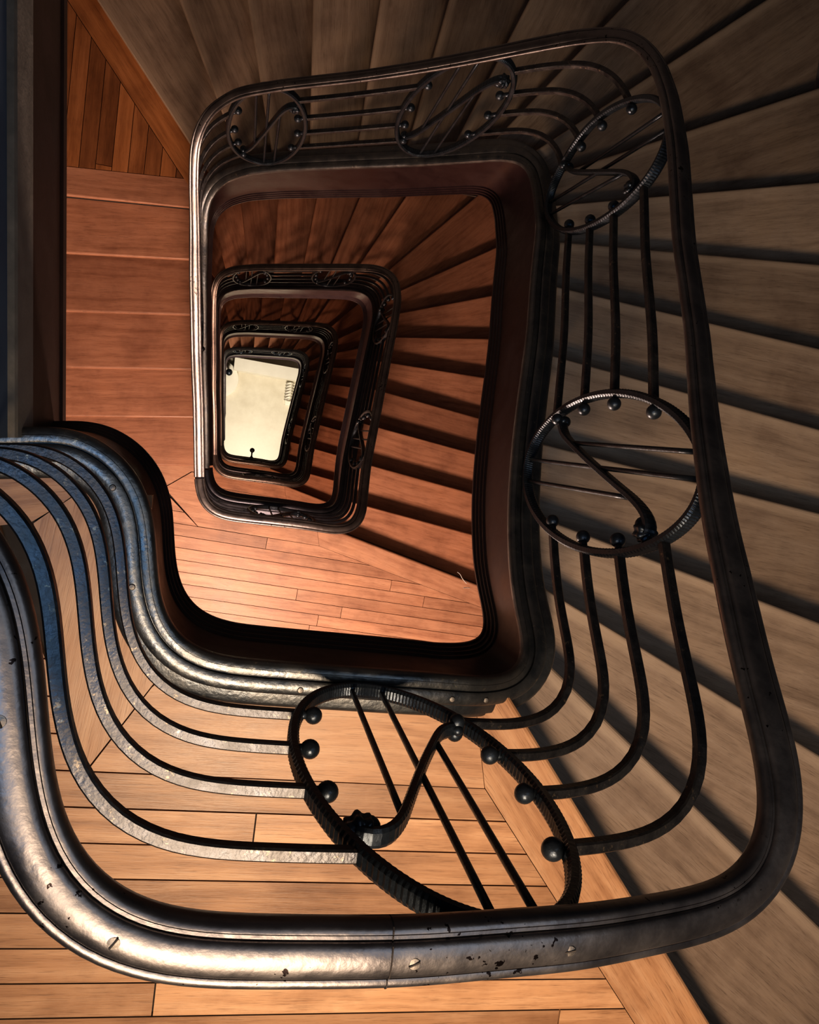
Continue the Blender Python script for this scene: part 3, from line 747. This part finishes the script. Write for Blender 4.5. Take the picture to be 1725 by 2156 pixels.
o = mb.build('trim_1', M['fascia']); setting(o, 'dark brown fascia below the left partition, above the lower steps', 'trim')
mb = MB(); mb.prism([pf + ln * .06, far + ln * .06, np.array((-1.6, YMAX)), np.array((-1.6, pf[1]))], -.35, -.001)
o = mb.build('floor', M['ceiling']); setting(o, 'floor slab behind the left partition', 'floor')

o = box('wall_right', (XMAX + WG, YMIN, ZG), (XMAX + .1, YMAX, 2.95), M['wall']); setting(o, 'dark wall at the right ends of the steps', 'wall')
o = box('wall_back', (-1.6, YMAX + WG, ZG), (XMAX + .1, YMAX + .1, 2.95), M['wall']); setting(o, 'dark wall at the far ends of the steps', 'wall')
o = box('wall_front', (-1.6, YMIN - .1, ZG), (XMAX + .1, YMIN - WG, 2.95), M['wall']); setting(o, 'dark wall behind the landings', 'wall')
o = box('wall_left', (XMIN - .1, YMIN, ZG), (XMIN - WG, YMAX, -.36), M['wall']); setting(o, 'dark wall at the left ends of the lower steps', 'wall')
o = box('wall_left', (-1.7, YMIN, -.36), (-1.6, YMAX, 2.95), M['wall']); setting(o, 'dark wall left of the top landing', 'wall')
o = box('ceiling', (-1.7, YMIN - .1, 2.95), (XMAX + .1, YMAX + .1, 3.05), M['ceiling']); setting(o, 'plaster ceiling over the top landing', 'ceiling')

# ------------------------------------------------------------------ ground floor
o = box('floor', (XMIN, YMIN, ZG - .1), (XMAX, YMAX, ZG), M['marble']); setting(o, 'bright cream stone floor at the very bottom of the well', 'floor')
# low white wall around the foot of the stairs, with a sloped skirting
mb = MB(); mb.prism([(-.10, .985), (1.06, .945), (1.09, 1.16), (-.10, 1.20)], ZG, ZG + .55)
o = mb.build('wall_inner', M['marble2']); setting(o, 'low white wall along the top side of the bright ground floor', 'wall')
mb = MB(); mb.prism([(1.06, .50), (1.06, .945), (1.20, .945), (1.20, .50)], ZG, ZG + .35)
o = mb.build('wall_inner', M['marble2']); setting(o, 'low white wall at the right side of the bright ground floor', 'wall')
t = empty('carved_moulding', (.955, .72, ZG), 'white rope-twist stone moulding ending in a square block, right side of ground floor', 'moulding')
n = 90; P = []; NN = []; UU = []
for i in range(n):
    P.append((0, .20 - .34 * i / (n - 1), .10)); a = 3.2 * math.pi * i / n
    NN.append((math.cos(a), 0, math.sin(a))); UU.append((-math.sin(a), 0, math.cos(a)))
mb = MB(); mb.sweep(P, NN, UU, [(.085, 0), (.025, .025), (0, .085), (-.025, .025), (-.085, 0), (-.025, -.025), (0, -.085), (.025, -.025)])
mb.build('rope_twist', M['marble2'], t, smooth=True)
mb = MB(); mb.prism([(-.055, -.23), (.06, -.23), (.06, -.14), (-.055, -.14)], -.0, .15); mb.prism([(-.04, -.215), (.045, -.215), (.045, -.155), (-.04, -.155)], .15, .19)
mb.build('end_block', M['marble2'], t)
t = empty('curtail_step', (-.33, .81, ZG), 'rounded white stone step in the top left corner of the ground floor', 'step')
mb = MB(); mb.lathe((0, 0, 0), [(.325, 0), (.325, .12), (.335, .125), (.34, .14), (.33, .155), (.01, .155)], 64)
auto_smooth(mb.build('step_block', M['marble2'], t), 40)
t = empty('newel_post', (-.175, .93, ZG + .156), 'dark newel knob standing on the rounded white step', 'newel post')
mb = MB(); mb.lathe((0, 0, 0), [(.05, 0), (.05, .02), (.03, .04), (.022, .08), (.022, .17), (.035, .19), (.03, .20)], 24); mb.build('shaft', M['iron'], t, smooth=True)
mb = MB(); mb.sphere((0, 0, .25), .062, 24, 16); mb.build('knob', M['iron'], t, smooth=True)

# knob on a short stem fixed to the inside of the lowest string
zc = Z1 - 2 * H1 - .012
t = empty('door_knob', (.315, -.456, zc), 'tiny dark knob on a stem sticking out over the bottom edge of the bright floor', 'knob')
mb = MB(); mb.lathe((0, 0, 0), [(.028, 0), (.028, .012), (.016, .024), (.011, .04), (.011, .085)], 20)
mb.v = [(x, z, -y) for x, y, z in mb.v]; mb.build('stem', M['iron'], t, smooth=True)
mb = MB(); mb.sphere((0, .118, 0), .036, 20, 14); mb.build('knob', M['iron'], t, smooth=True)

# lint on the string edge
def thread(pts, label):
    k = resample(pts, ds=.002, sig=3); t = np.gradient(k, axis=0); t /= np.linalg.norm(t, axis=1)[:, None]
    a = np.cross(t, (0, 0, 1.)); a /= np.linalg.norm(a, axis=1)[:, None]; b = np.cross(a, t)
    mb = MB(); mb.sweep(k, a, b, [(.0012 * math.cos(x), .0012 * math.sin(x)) for x in np.linspace(0, 2 * math.pi, 7)[:-1]])
    o = mb.build('lint_thread', M['dust']); o['label'] = label; o['category'] = 'lint'
    return o

thread([(.681, -.340, -.60), (.691, -.344, -.60), (.697, -.356, -.602), (.704, -.362, -.605), (.716, -.372, -.61)], 'pale curled thread caught on the lower edge of the string, right of the planked landing')
thread([(.7055, -.385, -.60), (.711, -.3835, -.60), (.717, -.3826, -.60), (.726, -.384, -.605)], 'short pale fluff on the lower edge of the string, below the curled thread')

# ------------------------------------------------------------------ lights
def area(name, loc, size, power, col, rot=(0, 0, 0)):
    l = bpy.data.lights.new(name, 'AREA'); l.shape = 'DISK'; l.size = size; l.energy = power; l.color = col
    o = bpy.data.objects.new(name, l); o.location = loc; o.rotation_euler = rot; COL.objects.link(o); return o
def point(name, loc, rad, power, col):
    l = bpy.data.lights.new(name, 'POINT'); l.shadow_soft_size = rad; l.energy = power; l.color = col
    o = bpy.data.objects.new(name, l); o.location = loc; COL.objects.link(o); return o
def spot(name, loc, aim, ang, blend, rad, power, col):
    l = bpy.data.lights.new(name, 'SPOT'); l.spot_size = math.radians(ang); l.spot_blend = blend; l.shadow_soft_size = rad; l.energy = power; l.color = col
    o = bpy.data.objects.new(name, l); o.location = loc; COL.objects.link(o)
    o.rotation_euler = (Vector(aim) - Vector(loc)).to_track_quat('-Z', 'Y').to_euler(); return o
spot('landing_lamp', (.08, -1.28, 2.4), (.92, -1.0, 0), 93, 1.0, .28, 345, (1.0, .77, .53))
point('landing_lamp', (.05, -1.80, Z1 + 2.3), .24, 400, (1.0, .71, .54))
point('landing_lamp', (.05, -1.80, Z1 - H1 + 2.3), .20, 240, (1.0, .60, .40))
point('landing_lamp', (.05, -1.80, Z1 - 2 * H1 + 2.3), .20, 140, (1.0, .58, .36))
area('hall_lamp', (.4, -.9, ZG + 3.0), .6, 100, (1.0, .88, .71), (math.radians(25), 0, 0))
area('overhead_fill', (1.25, -.3, 2.9), 1.6, 12, (.66, .80, .95))  # added cool fill for the treads and their shadow bands; the ceiling is closed
area('cool_left_fill', (-.75, -.62, 2.75), .7, 11, (.32, .60, .95), (0, math.radians(-14), 0))  # added cool light for blue highlights on the left rail; no window here
w = bpy.data.worlds.new('World'); bpy.context.scene.world = w; w.use_nodes = True
w.node_tree.nodes['Background'].inputs[0].default_value = (.3, .4, .7, 1); w.node_tree.nodes['Background'].inputs[1].default_value = .05

# ------------------------------------------------------------------ camera
cx = np.array([.97060454, .11020784, .21396507]); cy = np.array([.12887632, -.9887965, -.07531517]); cd = np.array([-.20326759, -.10067628, .97393356])
right = Vector((cx[0], cy[0], -cd[0])); down = Vector((cx[1], cy[1], -cd[1])); fwd = Vector((cx[2], cy[2], -cd[2]))
cam = bpy.data.cameras.new('Camera'); co = bpy.data.objects.new('Camera', cam); COL.objects.link(co)
m4 = Matrix((right, -down, -fwd)).transposed().to_4x4(); m4.translation = Vector((0, 0, 1.75)); co.matrix_world = m4
cam.sensor_fit = 'HORIZONTAL'; cam.sensor_width = 36; cam.lens = 1780 * 36 / 1725; cam.clip_start = .02; cam.clip_end = 100
sc = bpy.context.scene; sc.camera = co
sc.view_settings.view_transform = 'Standard'; sc.view_settings.look = 'Medium High Contrast'; sc.view_settings.exposure = .15; sc.view_settings.gamma = 1
